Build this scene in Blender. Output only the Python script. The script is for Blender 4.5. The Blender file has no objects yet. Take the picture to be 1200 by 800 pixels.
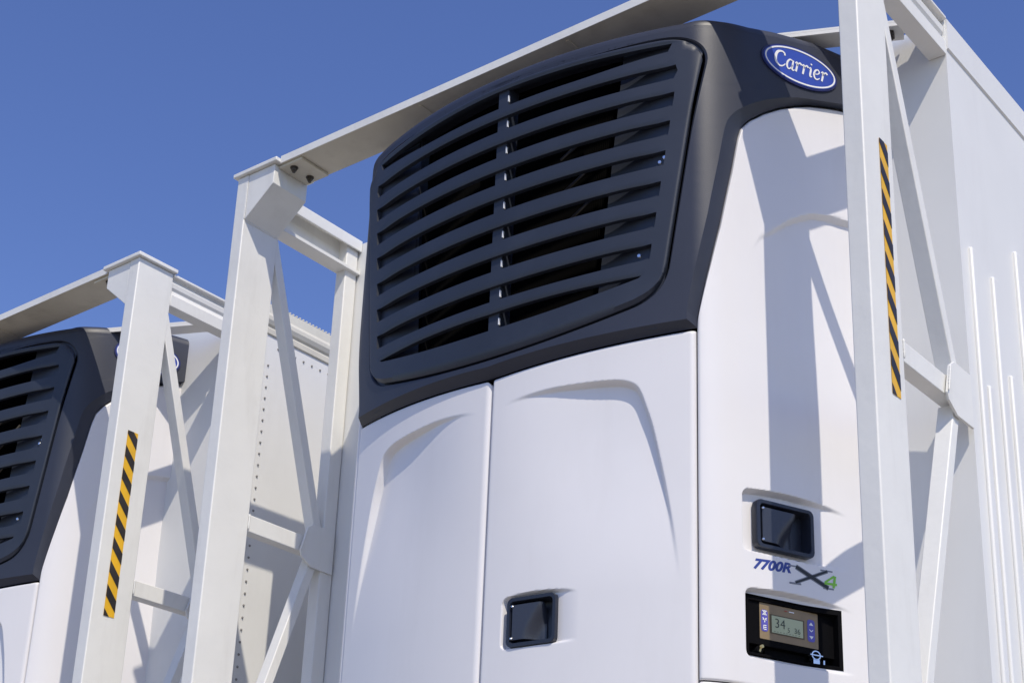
import bpy, bmesh, math, random
from mathutils import Vector, Matrix
random.seed(7)
R = math.radians
sc = bpy.context.scene
COL = sc.collection

# ------------------------------------------------------------------ scale
# Everything is laid out in units whose origin is the camera; S turns them into metres.
S = 1.2
CAMZ = 1.3
GZ = -CAMZ / S                      # ground level in layout units


def W(p):
    return Vector((p[0] * S, p[1] * S, p[2] * S + CAMZ))


# ------------------------------------------------------------------ camera
cam_d = bpy.data.cameras.new('camera')
cam = bpy.data.objects.new('camera', cam_d)
COL.objects.link(cam)
sc.camera = cam
F, PX, PY = 1924.47, 584.56, 547.18
a, b, c = R(39.358), R(21.857), R(2.4638)
Rz = Matrix(((math.cos(a), math.sin(a), 0), (-math.sin(a), math.cos(a), 0), (0, 0, 1)))
Rx = Matrix(((1, 0, 0), (0, math.cos(b), math.sin(b)), (0, -math.sin(b), math.cos(b))))
M0 = Matrix(((1, 0, 0), (0, 0, -1), (0, 1, 0)))
Rr = Matrix(((math.cos(c), -math.sin(c), 0), (math.sin(c), math.cos(c), 0), (0, 0, 1)))
RM = Rr @ M0 @ Rx @ Rz              # world -> (right, down, forward)
right, down, fwd = Vector(RM[0]), Vector(RM[1]), Vector(RM[2])
rot = Matrix((right, -down, -fwd)).transposed()
cam.matrix_world = Matrix.Translation((0, 0, CAMZ)) @ rot.to_4x4()
cam_d.sensor_fit = 'HORIZONTAL'
cam_d.sensor_width = 36
cam_d.lens = 36 * F / 1200
cam_d.shift_x = (600 - PX) / 1200
cam_d.shift_y = (PY - 400) / 1200
cam_d.clip_start = 0.05
cam_d.clip_end = 3000

# ------------------------------------------------------------------ light
SUN_AZ, SUN_EL = R(-31.5), R(53.0)  # azimuth from +X towards -Y
world = bpy.data.worlds.new('World')
sc.world = world
world.use_nodes = True
wn = world.node_tree
wn.nodes.clear()
sky = wn.nodes.new('ShaderNodeTexSky')
sky.sky_type = 'NISHITA'
sky.sun_disc = False
sky.sun_elevation = SUN_EL
sky.sun_rotation = math.pi / 2 - SUN_AZ
sky.altitude = 300
sky.air_density = 1.0
sky.dust_density = 0.35
sky.ozone_density = 2.2
bg = wn.nodes.new('ShaderNodeBackground')
bg.inputs['Strength'].default_value = 0.15
wo = wn.nodes.new('ShaderNodeOutputWorld')
hsv = wn.nodes.new('ShaderNodeHueSaturation')
hsv.inputs['Saturation'].default_value = 1.16
hsv.inputs['Hue'].default_value = 0.5186
hsv.inputs['Value'].default_value = 1.0
wn.links.new(sky.outputs[0], hsv.inputs['Color'])
wn.links.new(hsv.outputs[0], bg.inputs['Color'])
wn.links.new(bg.outputs[0], wo.inputs['Surface'])

sun_d = bpy.data.lights.new('sun', 'SUN')
sun_d.energy = 3.4
sun_d.angle = R(0.5)
sun_d.color = (1.0, 0.915, 0.765)
sun = bpy.data.objects.new('sun', sun_d)
COL.objects.link(sun)
sd = Vector((math.cos(SUN_EL) * math.cos(SUN_AZ), math.cos(SUN_EL) * math.sin(SUN_AZ), math.sin(SUN_EL)))
sun.rotation_euler = sd.to_track_quat('Z', 'Y').to_euler()
sun.location = (6, -6, 12)

sc.view_settings.view_transform = 'Standard'
sc.view_settings.look = 'None'
sc.view_settings.gamma = 1
sc.view_settings.exposure = 0.12
sc.render.engine = 'CYCLES'


# ------------------------------------------------------------------ materials
def mat(name, col, rough=0.5, metal=0.0, coat=0.0, coat_r=0.1, bump=0.0, bscale=60, var=0.0, vscale=3.0,
        dirt=0.0, dirt_col=(0.25, 0.22, 0.18), spec=0.5, streak=0.0):
    m = bpy.data.materials.new(name)
    m.use_nodes = True
    nt = m.node_tree
    p = nt.nodes['Principled BSDF']
    p.inputs['Base Color'].default_value = (*col, 1)
    p.inputs['Roughness'].default_value = rough
    p.inputs['Metallic'].default_value = metal
    p.inputs['Coat Weight'].default_value = coat
    p.inputs['Coat Roughness'].default_value = coat_r
    p.inputs['Specular IOR Level'].default_value = spec
    tc = nt.nodes.new('ShaderNodeTexCoord')
    last = None
    if var > 0:
        n = nt.nodes.new('ShaderNodeTexNoise')
        n.inputs['Scale'].default_value = vscale
        n.inputs['Detail'].default_value = 6
        nt.links.new(tc.outputs['Object'], n.inputs['Vector'])
        r = nt.nodes.new('ShaderNodeMapRange')
        r.inputs['From Min'].default_value = 0.3
        r.inputs['From Max'].default_value = 0.7
        r.inputs['To Min'].default_value = 1 - var
        r.inputs['To Max'].default_value = 1 + var
        nt.links.new(n.outputs[0], r.inputs['Value'])
        mx = nt.nodes.new('ShaderNodeVectorMath')
        mx.operation = 'SCALE'
        mx.inputs[0].default_value = col
        nt.links.new(r.outputs[0], mx.inputs['Scale'])
        last = mx.outputs[0]
    if dirt > 0:
        n = nt.nodes.new('ShaderNodeTexNoise')
        n.inputs['Scale'].default_value = 5
        n.inputs['Detail'].default_value = 8
        n.inputs['Roughness'].default_value = 0.7
        mp = nt.nodes.new('ShaderNodeMapping')
        mp.inputs['Scale'].default_value = (1, 1, 0.18 if streak else 1)
        nt.links.new(tc.outputs['Object'], mp.inputs['Vector'])
        nt.links.new(mp.outputs[0], n.inputs['Vector'])
        r = nt.nodes.new('ShaderNodeMapRange')
        r.inputs['From Min'].default_value = 0.52
        r.inputs['From Max'].default_value = 0.8
        r.inputs['To Max'].default_value = dirt
        nt.links.new(n.outputs[0], r.inputs['Value'])
        mx = nt.nodes.new('ShaderNodeMix')
        mx.data_type = 'RGBA'
        mx.inputs['A'].default_value = (*col, 1)
        mx.inputs['B'].default_value = (*dirt_col, 1)
        if last:
            nt.links.new(last, mx.inputs['A'])
        nt.links.new(r.outputs[0], mx.inputs['Factor'])
        last = mx.outputs['Result']
    if last:
        nt.links.new(last, p.inputs['Base Color'])
    if bump > 0:
        n = nt.nodes.new('ShaderNodeTexNoise')
        n.inputs['Scale'].default_value = bscale
        n.inputs['Detail'].default_value = 3
        nt.links.new(tc.outputs['Object'], n.inputs['Vector'])
        bp = nt.nodes.new('ShaderNodeBump')
        bp.inputs['Strength'].default_value = bump
        bp.inputs['Distance'].default_value = 0.002
        nt.links.new(n.outputs[0], bp.inputs['Height'])
        nt.links.new(bp.outputs[0], p.inputs['Normal'])
    return m


M_WHITE = mat('white_gelcoat', (0.77, 0.755, 0.765), 0.38, coat=0.25, coat_r=0.14, bump=0.16, bscale=7, var=0.025, vscale=2.2, dirt=0.10, dirt_col=(0.42, 0.39, 0.35), streak=1)
M_FRAME = mat('white_frame_paint', (0.77, 0.765, 0.735), 0.5, bump=0.45, bscale=28, var=0.03, vscale=5, dirt=0.22, streak=1)
M_BEAM = mat('weathered_bounce_tan_paint', (0.60, 0.57, 0.48), 0.6, bump=0.5, bscale=30, var=0.08, vscale=7, dirt=0.45)  # tan base holds light bounced up from the ground; grime is random
M_TRAIL = mat('trailer_white_paint', (0.76, 0.76, 0.745), 0.42, bump=0.25, bscale=5, var=0.025, vscale=3, dirt=0.10, streak=1)
M_RAIL = mat('cream_roof_rail', (0.66, 0.63, 0.54), 0.5, bump=0.3, bscale=20, var=0.05, vscale=8, dirt=0.3)
M_COWL = mat('charcoal_plastic', (0.027, 0.0315, 0.050), 0.46, bump=0.10, bscale=220, var=0.10, vscale=4, dirt=0.06, dirt_col=(0.08, 0.08, 0.085))
M_GRILLE = mat('dark_blue_grey_plastic', (0.023, 0.029, 0.046), 0.45, bump=0.10, bscale=220, var=0.12, vscale=5, dirt=0.08, dirt_col=(0.09, 0.09, 0.09))
M_BLACK = mat('black_plastic', (0.004, 0.004, 0.005), 0.7, spec=0.05)
M_DEEP = mat('black_coil', (0.0035, 0.0035, 0.004), 0.9, spec=0.1)
M_LATCH = mat('latch_plastic', (0.018, 0.022, 0.036), 0.32, bump=0.25, bscale=150)
M_PADDLE = mat('paddle_plastic', (0.036, 0.042, 0.062), 0.34, bump=0.2, bscale=150)
M_STEEL = mat('bright_steel', (0.75, 0.75, 0.76), 0.25, metal=1.0)
M_DSTEEL = mat('grimy_bolt_steel', (0.10, 0.09, 0.08), 0.55, metal=0.7, bump=0.5, bscale=80)
M_BLUE = mat('badge_blue', (0.035, 0.075, 0.42), 0.3, coat=0.3)
M_NAVY = mat('badge_navy_rim', (0.015, 0.02, 0.10), 0.35)
M_LET = mat('white_lettering', (0.82, 0.83, 0.86), 0.4)
M_BLUET = mat('blue_lettering', (0.03, 0.055, 0.27), 0.4)
M_BLKT = mat('black_lettering', (0.012, 0.012, 0.014), 0.4)
M_GREYT = mat('grey_lettering', (0.22, 0.22, 0.24), 0.35, metal=0.4)
M_GREEN = mat('green_lettering', (0.22, 0.56, 0.05), 0.4)
M_YEL = mat('yellow_tape', (0.80, 0.45, 0.02), 0.42, bump=0.5, bscale=22, var=0.10, vscale=12, dirt=0.25, dirt_col=(0.45, 0.33, 0.12))
M_TBLK = mat('black_tape', (0.026, 0.021, 0.021), 0.45, bump=0.5, bscale=22, var=0.3, vscale=12, dirt=0.3, dirt_col=(0.12, 0.10, 0.08))
M_GOLD = mat('olive_panel', (0.25, 0.18, 0.095), 0.4, var=0.1, vscale=20)
M_LCD = mat('lcd_glass', (0.43, 0.47, 0.29), 0.3)
M_LCDT = mat('lcd_segments', (0.035, 0.045, 0.03), 0.4)
M_VIO = mat('violet_key_strip', (0.10, 0.09, 0.42), 0.35)
M_REDD = mat('red_indicator', (0.35, 0.03, 0.02), 0.4)
M_BRASS = mat('brass_key', (0.60, 0.48, 0.22), 0.3, metal=0.9)
M_GASK = mat('grey_gasket', (0.05, 0.05, 0.056), 0.8)
M_RIV = mat('rivet_grey', (0.26, 0.25, 0.24), 0.6)
M_ROD = mat('dusty_brown_rod', (0.035, 0.03, 0.026), 0.7)
M_GROUND = mat('worn_asphalt', (0.27, 0.24, 0.20), 0.9, bump=0.6, bscale=12, var=0.12, vscale=0.8, dirt=0.3)


# ------------------------------------------------------------------ helpers
def tag(o, label=None, cat=None, group=None, kind=None):
    if label: o['label'] = label
    if cat: o['category'] = cat
    if group: o['group'] = group
    if kind: o['kind'] = kind
    return o


def empty(name, base):
    o = bpy.data.objects.new(name, None)
    o.empty_display_size = 0.2
    COL.objects.link(o)
    o.location = W(base)
    o['_base'] = 0
    del o['_base']
    return o


BASE = {}


class MB:
    """collects faces in layout units; build() links them as one mesh object"""

    def __init__(self):
        self.v, self.f, self.m, self.s = [], [], [], []

    def add(self, vs, fs, mi=0, smooth=False):
        n = len(self.v)
        self.v += [tuple(p) for p in vs]
        for f in fs:
            self.f.append([n + i for i in f])
            self.m.append(mi)
            self.s.append(smooth)
        return n

    def box(self, x0, x1, y0, y1, z0, z1, mi=0):
        vs = [(x, y, z) for z in (z0, z1) for y in (y0, y1) for x in (x0, x1)]
        self.add(vs, [(0, 2, 3, 1), (4, 5, 7, 6), (0, 1, 5, 4), (2, 6, 7, 3), (0, 4, 6, 2), (1, 3, 7, 5)], mi)

    def prism(self, pts, axis, a0, a1, mi=0):
        """2D polygon extruded along an axis: pts are the two other coordinates in xyz order"""
        def mk(p, t):
            q = [p[0], p[1]]
            q.insert(axis, t)
            return q
        n = len(pts)
        vs = [mk(p, a0) for p in pts] + [mk(p, a1) for p in pts]
        fs = [tuple(range(n)), tuple(range(2 * n - 1, n - 1, -1))]
        fs += [(i, (i + 1) % n, n + (i + 1) % n, n + i) for i in range(n)]
        self.add(vs, fs, mi)

    def cyl(self, p0, p1, r, n=16, mi=0, r1=None, smooth=True):
        p0, p1 = Vector(p0), Vector(p1)
        r1 = r if r1 is None else r1
        d = (p1 - p0).normalized()
        u = d.orthogonal().normalized()
        w = d.cross(u)
        vs = []
        for p, rr in ((p0, r), (p1, r1)):
            for i in range(n):
                t = 2 * math.pi * i / n
                vs.append(p + (u * math.cos(t) + w * math.sin(t)) * rr)
        k = self.add(vs, [(i, (i + 1) % n, n + (i + 1) % n, n + i) for i in range(n)], mi, smooth)
        for base in (k, k + n):
            self.f.append([base + i for i in range(n)])
            self.m.append(mi)
            self.s.append(False)

    def build(self, name, mats, parent=None, bevel=0.0, merge=0.0, solid=0.0, seg=2, angle=35):
        if not isinstance(mats, (list, tuple)):
            mats = [mats]
        root = parent
        while root is not None and root.parent is not None:
            root = root.parent
        org = BASE.get(root.name, Vector((0, 0, 0))) if root is not None else Vector((0, 0, 0))
        me = bpy.data.meshes.new(name)
        me.from_pydata([W(p) - org for p in self.v], [], self.f)
        for m in mats:
            me.materials.append(m)
        for i, p in enumerate(me.polygons):
            p.material_index = self.m[i]
            p.use_smooth = self.s[i]
        bm = bmesh.new()
        bm.from_mesh(me)
        if merge:
            bmesh.ops.remove_doubles(bm, verts=bm.verts, dist=merge)
        bm.normal_update()
        if bevel or not any(self.s):
            bmesh.ops.recalc_face_normals(bm, faces=bm.faces)
        if bevel:
            es = [e for e in bm.edges if len(e.link_faces) == 2 and e.calc_face_angle(0) > R(30)]
            r = bmesh.ops.bevel(bm, geom=es, offset=bevel * S, segments=seg, affect='EDGES', profile=0.5, clamp_overlap=True)
            for f in r['faces']:
                f.smooth = True
        bm.to_mesh(me)
        bm.free()
        o = bpy.data.objects.new(name, me)
        COL.objects.link(o)
        if parent is not None:
            o.parent = parent
        return o


def thing(name, base, label, cat, group=None):
    o = empty(name, base)
    BASE[o.name] = W(base)
    tag(o, label, cat, group)
    return o


def kids(o):
    return [c for c in bpy.data.objects if c.parent == o]


def copy_tree(o, parent=None):
    c2 = o.copy()
    COL.objects.link(c2)
    c2.parent = parent
    for ch in kids(o):
        copy_tree(ch, c2)
    return c2


def sm(t):
    t = max(0.0, min(1.0, t))
    return t * t * (3 - 2 * t)


def lerp(a, b, t):
    return a + (b - a) * t


def interp(tab, x):
    if x <= tab[0][0]: return tab[0][1]
    for (x0, y0), (x1, y1) in zip(tab, tab[1:]):
        if x <= x1:
            return lerp(y0, y1, (x - x0) / (x1 - x0))
    return tab[-1][1]


# ------------------------------------------------------------------ the unit's plan profile
CX = -2.3
PA, PB = (0.60, 2.965), (0.69, 3.17)
SLP = (PB[1] - PA[1]) / (PB[0] - PA[0])
ALEN = math.hypot(1, SLP)
HMAX = 0.750
prof = [(i * 0.515 / 60, 2.758 + .356 * (i * 0.515 / 60) ** 2) for i in range(61)]
P0 = prof[-1]
CT = (0.5574, 2.868)
for i in range(1, 25):
    t = i / 24
    prof.append(tuple((1 - t) ** 2 * P0[k] + 2 * t * (1 - t) * CT[k] + t * t * PA[k] for k in (0, 1)))
prof.append((HMAX, PA[1] + (HMAX - PA[0]) * SLP))
ARC = [0.0]
for p, q in zip(prof, prof[1:]):
    ARC.append(ARC[-1] + math.hypot(q[0] - p[0], q[1] - p[1]))
H2A = [(p[0], s) for p, s in zip(prof, ARC)]
A2H = [(s, p[0]) for p, s in zip(prof, ARC)]


def hy(h):
    return interp(prof, abs(h))


def hn(h):
    e = 0.004
    a0 = abs(h)
    lo, hi = max(0, a0 - e), min(HMAX, a0 + e)
    dy = (interp(prof, hi) - interp(prof, lo)) / (hi - lo)
    n = Vector((dy, -1)).normalized()
    return (n.x * (1 if h >= 0 else -1) if abs(h) > 1e-6 else 0.0, n.y)


def SP(h, z, off=0.0):
    n = hn(h)
    return (CX + h + n[0] * off, hy(h) + n[1] * off, z)


def grid(name, us, vs, fn, mats, parent, flange=0.0, mi=None, merge=1e-5, drop=None, back=None):
    """fn(u, v) -> (x, y, z); optional flange pushes the border edges back by an (x, y) vector"""
    mb = MB()
    pts = [fn(u, v) for v in vs for u in us]
    n = len(us)
    fs, ms = [], []
    for j in range(len(vs) - 1):
        for i in range(n - 1):
            if drop and drop((us[i] + us[i + 1]) / 2, (vs[j] + vs[j + 1]) / 2):
                continue
            fs.append((j * n + i, j * n + i + 1, (j + 1) * n + i + 1, (j + 1) * n + i))
    mb.add(pts, fs, 0, True)
    return finish(mb, name, mats, parent, flange, merge, back)


def finish(mb, name, mats, parent, flange, merge=1e-5, back=None, sharp=40):
    org = BASE[parent.name if parent.name in BASE else parent.parent.name]
    me = bpy.data.meshes.new(name)
    me.from_pydata([W(p) - org for p in mb.v], [], mb.f)
    for m in (mats if isinstance(mats, (list, tuple)) else [mats]):
        me.materials.append(m)
    for i, p in enumerate(me.polygons):
        p.material_index = mb.m[i]
    bm = bmesh.new()
    bm.from_mesh(me)
    bmesh.ops.remove_doubles(bm, verts=bm.verts, dist=merge)
    bmesh.ops.dissolve_degenerate(bm, edges=bm.edges, dist=1e-6)
    if flange:
        bm.normal_update()
        be = [e for e in bm.edges if len(e.link_faces) == 1]
        r = bmesh.ops.extrude_edge_only(bm, edges=be)
        nv = [g for g in r['geom'] if isinstance(g, bmesh.types.BMVert)]
        for v in nv:
            p = v.co + org
            h = p.x / S - CX
            h = max(-HMAX, min(HMAX, h))
            nn = hn(h) if back is None else back
            v.co.x -= nn[0] * flange * S
            v.co.y -= nn[1] * flange * S
    bmesh.ops.recalc_face_normals(bm, faces=bm.faces)
    for f in bm.faces:
        f.smooth = True
    for e in bm.edges:
        if len(e.link_faces) == 2 and e.calc_face_angle(0) > R(sharp):
            e.smooth = False
    bm.to_mesh(me)
    bm.free()
    o = bpy.data.objects.new(name, me)
    COL.objects.link(o)
    o.parent = parent
    return o


def fine(a0, a1, n, e=0.016, k=5):
    """n even steps from a0 to a1 plus k finer steps at both ends"""
    s = 1 if a1 > a0 else -1
    out = [a0 + s * e * (i / k) ** 1.5 for i in range(k)]
    m = [a0 + s * e + (a1 - a0 - 2 * s * e) * i / n for i in range(n + 1)]
    tail = [a1 - s * e * (i / k) ** 1.5 for i in range(k)][::-1]
    return out + m + tail


def roll(d, r):
    if d >= r: return 0.0
    d = max(d, 0)
    return -(r - math.sqrt(max(0, r * r - (r - d) ** 2)))


# ------------------------------------------------------------------ the setting
g = MB()
g.add([(-700, -700, GZ), (700, -700, GZ), (700, 700, GZ), (-700, 700, GZ)], [(0, 1, 2, 3)])
tag(g.build('ground', M_GROUND), kind='structure')

# ------------------------------------------------------------------ refrigeration unit
unit = thing('refrigeration_unit', (CX, 3.05, 0.35),
             'large white and charcoal refrigeration unit whose whole louvred grille is in view',
             'refrigeration unit', 'refrigeration units mounted on trailer fronts')


def zb(h):
    return 1.668 + 0.062 * abs(h)


# --- doors
CP0 = [(-0.06, 1.560), (0.0, 1.577), (0.068, 1.597), (0.163, 1.604), (0.252, 1.602), (0.325, 1.597), (0.36, 1.590), (0.385, 1.576),
       (0.399, 1.555), (0.411, 1.520), (0.426, 1.470), (0.443, 1.390), (0.458, 1.310), (0.473, 1.220), (0.486, 1.120), (0.497, 1.0), (0.502, 0.9)]
CP = []
for i in range(len(CP0) - 1):
    q0, q1, q2, q3 = (Vector(CP0[max(0, min(len(CP0) - 1, i + k))]) for k in (-1, 0, 1, 2))
    for k in range(4):
        t = k / 4
        q = 0.5 * ((2 * q1) + (q2 - q0) * t + (2 * q0 - 5 * q1 + 4 * q2 - q3) * t * t + (-q0 + 3 * q1 - 3 * q2 + q3) * t ** 3)
        CP.append((q.x, q.y))
CP.append(CP0[-1])


def crest_dist(a0, z):
    """signed distance to the crest line, positive inside the pressed field (only near the crest)"""
    best = 1e9
    sg = 1
    for (x0, y0), (x1, y1) in zip(CP, CP[1:]):
        if min(abs(x0 - a0), abs(x1 - a0)) > 0.05 and min(abs(y0 - z), abs(y1 - z)) > 0.05:
            continue
        dx, dy = x1 - x0, y1 - y0
        t = ((a0 - x0) * dx + (z - y0) * dy) / (dx * dx + dy * dy)
        t = 0 if t < 0 else 1 if t > 1 else t
        ex, ey = a0 - x0 - dx * t, z - y0 - dy * t
        d = ex * ex + ey * ey
        if d < best:
            best = d
            sg = -1 if dx * (z - y0) - dy * (a0 - x0) > 0 else 1
    return sg * math.sqrt(best)


def recess(h, z):
    a0 = abs(h)
    if z > 1.61 or z < 1.0 or a0 > 0.51: return 0.0
    amp = 0.021 * sm((a0 - 0.03) / 0.30) * sm((z - 1.09) / 0.42)
    if amp <= 1e-6: return 0.0
    if a0 < 0.30 and z < 1.55 or z < 1.2 and a0 < .4: return -amp
    return -amp * sm(crest_dist(a0, z) / 0.010)


def scoop(s, z, s0, s1, z0, z1, depth, ramp=0.010, arch=0.012, fade_right=True, flip=1):
    """shallow moulded pocket round a handle: s0..s1 along the surface, fades out towards s1"""
    u = (s - s0) / (s1 - s0)
    if u <= 0 or u >= 1: return 0.0
    zt = z1 - arch * 0.6 + arch * (1 - (1.7 * u - 0.75) ** 2)
    f = 1 - sm((u - 0.50) / 0.5) if fade_right else 1.0
    # rounded-rectangle distance
    rad = 0.016
    hx, hz = (s - s0), min(zt - z, z - z0)
    if hz <= 0: return 0.0
    if hx < rad and hz < rad:
        d = rad - math.hypot(rad - hx, rad - hz)
    else:
        d = min(hx, hz)
    if d <= 0: return 0.0
    return -depth * f * sm(d / ramp)


def door(side):
    h0, h1 = (0.0075, 0.5208) if side > 0 else (-0.5205, 0.0025)
    hs = fine(h0, h1, 230, 0.016, 6)
    zl = 0.40
    zs0 = sorted(set([round(i * 0.02, 5) for i in range(22)] + [round(0.42 + i * 0.0018, 5) for i in range(315)] + [1 - 0.012 * (i / 6) ** 1.5 for i in range(7)]))
    rc = 0.018

    def fn(h, t):
        top = zb(h) - 0.004
        z = lerp(zl, top, t)
        # rounded top corner next to the centre seam
        e = (h1 - h) if side < 0 else (h - h0)
        r2 = 0.022 if side < 0 else 0.008
        if e < r2:
            cut = r2 - math.sqrt(max(0, r2 * r2 - (r2 - e) ** 2))
            z = min(z, top - cut) if t > 0.98 else lerp(zl, top - cut, t)
        dd = min(h - h0, h1 - h)
        off = roll(dd, 0.015 if (side < 0 and h > -0.2) or (side > 0 and h > 0.4) else 0.007) + roll(top - z, 0.008)
        off += recess(h, z)
        if side > 0:
            off += scoop(h, z, 0.062, 0.262, 0.985, 1.108, 0.016, ramp=0.007)
        return SP(h, z, off)
    return grid('door_panel', hs, zs0, fn, M_WHITE, unit, flange=0.035,
                drop=(lambda h, t: side > 0 and 0.083 < h < 0.203 and 0.992 < lerp(zl, zb(h) - 0.004, t) < 1.100))


d_right = door(1)
d_left = door(-1)


# --- inset paddle latches
def latch(s_of, c, z, w, hgt, parent, name='latch', depth=0.028, proud=0.004):
    """s_of(s, z, off) maps onto the skin; c = centre along it"""
    mb = MB()
    n = 12
    def ring(rw, rh, off, rad):
        pts = []
        for (sx, sz) in ((1, 1), (-1, 1), (-1, -1), (1, -1)):
            for i in range(n // 4 + 1):
                t0 = {(1, 1): 0, (-1, 1): 90, (-1, -1): 180, (1, -1): 270}[(sx, sz)]
                t = R(t0 + 90 * i / (n // 4))
                bul = 0.035 * hgt
                px = sx * (rw / 2 - rad) + rad * math.cos(t)
                pz = sz * (rh / 2 - rad) + rad * math.sin(t)
                pz += bul * (1 - (px / (rw / 2)) ** 2) * (1 if pz > 0 else -1)
                pts.append(s_of(c + px, z + pz, off))
        return pts
    rings = [ring(w, hgt, -0.014, .012), ring(w, hgt, proud * .5, .012), ring(w * .985, hgt * .985, proud, .012),
             ring(w * .88, hgt * .85, proud, .008), ring(w * .86, hgt * .83, proud - .004, .008), ring(w * .84, hgt * .81, -depth, .006)]
    k = len(rings[0])
    base = 0
    for r in rings:
        mb.add(r, [])
    for j in range(len(rings) - 1):
        for i in range(k):
            mb.f.append([j * k + i, j * k + (i + 1) % k, (j + 1) * k + (i + 1) % k, (j + 1) * k + i])
            mb.m.append(0); mb.s.append(True)
    mb.f.append([(len(rings) - 1) * k + i for i in range(k)])
    mb.m.append(0); mb.s.append(False)
    o = finish(mb, name, M_LATCH, parent, 0, 1e-6)
    # the paddle: a plate hinged on the left, dished towards the right
    pd = MB()
    x0, x1 = c - w * .39, c + w * .21
    z0, z1 = z - hgt * .36, z + hgt * .36
    us = [i / 14 for i in range(15)]
    pts = []
    for v in us:
        for u in us:
            # curved finger hollow in the lower right corner
            q = max(0, u - (0.35 + 0.6 * v ** 1.4))
            off = proud - 0.003 - 0.022 * sm(q * 2.2) - (0.004 if u > .98 else 0)
            pts.append(s_of(lerp(x0, x1, u), lerp(z0, z1, v), off))
    m = 15
    pd.add(pts, [(j * m + i, j * m + i + 1, (j + 1) * m + i + 1, (j + 1) * m + i) for j in range(m - 1) for i in range(m - 1)], 0, True)
    finish(pd, 'paddle', M_PADDLE, o, 0.012, 1e-6)
    for (u, v) in ((0.02, 0.04), (0.03, 0.96)):
        rv = MB()
        p = Vector(s_of(lerp(x0, x1, u) - .002, lerp(z0, z1, v), proud - .003))
        q = Vector(s_of(lerp(x0, x1, u) - .002, lerp(z0, z1, v), proud + .001))
        rv.cyl(p, q, .0022, 8)
        rv.build('hinge_pin', M_STEEL, o)
    return o


def on_door(s, z, off):
    return SP(s, z, off)


latch(on_door, 0.143, 1.045, 0.127, 0.112, unit)


# --- the side corner panels: arc coordinate s measured from h = .60 on the flat flank
def h_of_s(s):
    return PA[0] + s / ALEN if s >= 0 else interp(A2H, interp(H2A, PA[0]) + s)


def on_side(s, z, off):
    return SP(h_of_s(s), z, off)


EDGE = [(0.522, 1.722), (0.547, 1.87), (0.563, 1.976), (0.580, 2.128), (0.5885, 2.225), (0.5935, 2.262), (0.604, 2.292), (0.622, 2.328),
        (0.641, 2.358), (0.66, 2.381), (0.678, 2.398), (0.70, 2.412), (0.715, 2.419), (0.736, 2.422)]
A0 = interp(H2A, 0.5222)
A1 = interp(H2A, 0.747)


def arch_z(h):
    return interp([(0.60, 1.93), (0.612, 1.975), (0.627, 2.003), (0.647, 2.045), (0.665, 2.072), (0.679, 2.088), (0.70, 2.096), (0.736, 2.10)], h)


def corner(side):
    sa = fine(A0, A1, 230, 0.012, 5)

    def fn(s, t):
        h = interp(A2H, s)
        top = interp(EDGE, h) - 0.004
        z = lerp(0.8815, top, t)
        off = roll(s - A0, 0.007) + roll(top - z, 0.010) + roll(A1 - s, 0.010) + roll(z - 0.8815, 0.005)
        # border against the slanting cowl edge
        q = s - interp(H2A, PA[0])
        # pressed channel below an arched crest
        if h > 0.60:
            d = arch_z(h) - z
            if d > 0:
                off += -0.015 * sm((h - 0.598) / 0.055) * sm(d / 0.014) * sm((z - 1.45) / 0.5)
        if side > 0:
            off += scoop(q, z, -0.034, 0.262, 1.180, 1.326, 0.019, ramp=0.008, arch=0.018)
            off += scoop(q, z, -0.030, 0.268, 0.942, 1.098, 0.016, ramp=0.007, arch=0.014)
        x, y, zz = SP(h, z, off)
        if side < 0:
            x = 2 * CX - x
        return (x, y, zz)

    def drop(s, t):
        if side < 0: return False
        h = interp(A2H, s)
        z = lerp(0.8815, interp(EDGE, h) - 0.004, t)
        q = s - interp(H2A, PA[0])
        return (0.010 < q < 0.150 and 1.200 < z < 1.299) or (-0.0145 < q < 0.2225 and 0.9560 < z < 1.0795)
    return grid('corner_panel', sa, sorted(set([round(i * 0.0018, 5) for i in range(230)] + [round(0.414 + i * .0035, 5) for i in range(166)] + [1 - 0.008 * (i / 5) ** 1.5 for i in range(6)])), fn, M_WHITE, unit, flange=0.0 if side < 0 else 0.0, drop=drop)


corner(1)
corner(-1)
# lower corner skirts below the joint
for side in (1, -1):
    def fn(s, t, side=side):
        h = interp(A2H, s)
        z = lerp(0.36, 0.8785, t)
        x, y, zz = SP(h, z, roll(s - A0, .007) + roll(0.8785 - z, .005) + roll(A1 - s, .01))
        return (x if side > 0 else 2 * CX - x, y, zz)
    grid('lower_corner_panel', fine(A0, A1, 40, .012, 4), fine(0, 1, 20, .02, 4), fn, M_WHITE, unit)

latch(on_side, 0.080, 1.2495, 0.157, 0.110, unit)

# --- inner black carcass behind the seams
mb = MB()
ns = 60
inner = []
for i in range(-ns, ns + 1):
    h = interp(A2H, abs(i) / ns * (A1 - 0.002)) * (1 if i >= 0 else -1)
    inner.append(SP(h, 0, -0.0415)[:2])
k = len(inner)
mb.add([(p[0], p[1], 0.37) for p in inner] + [(p[0], p[1], 1.665) for p in inner],
       [(i, i + 1, k + i + 1, k + i) for i in range(k - 1)], 0, True)
carc = mb.build('carcass', mat('grey_seam_backing', (0.42, 0.41, 0.48), 0.7), unit)

# --- charcoal cowl: a ring between the grille outline and its outer border
def gw(z):
    return 0.5365 - 0.137 * (2.39 - z)


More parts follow.
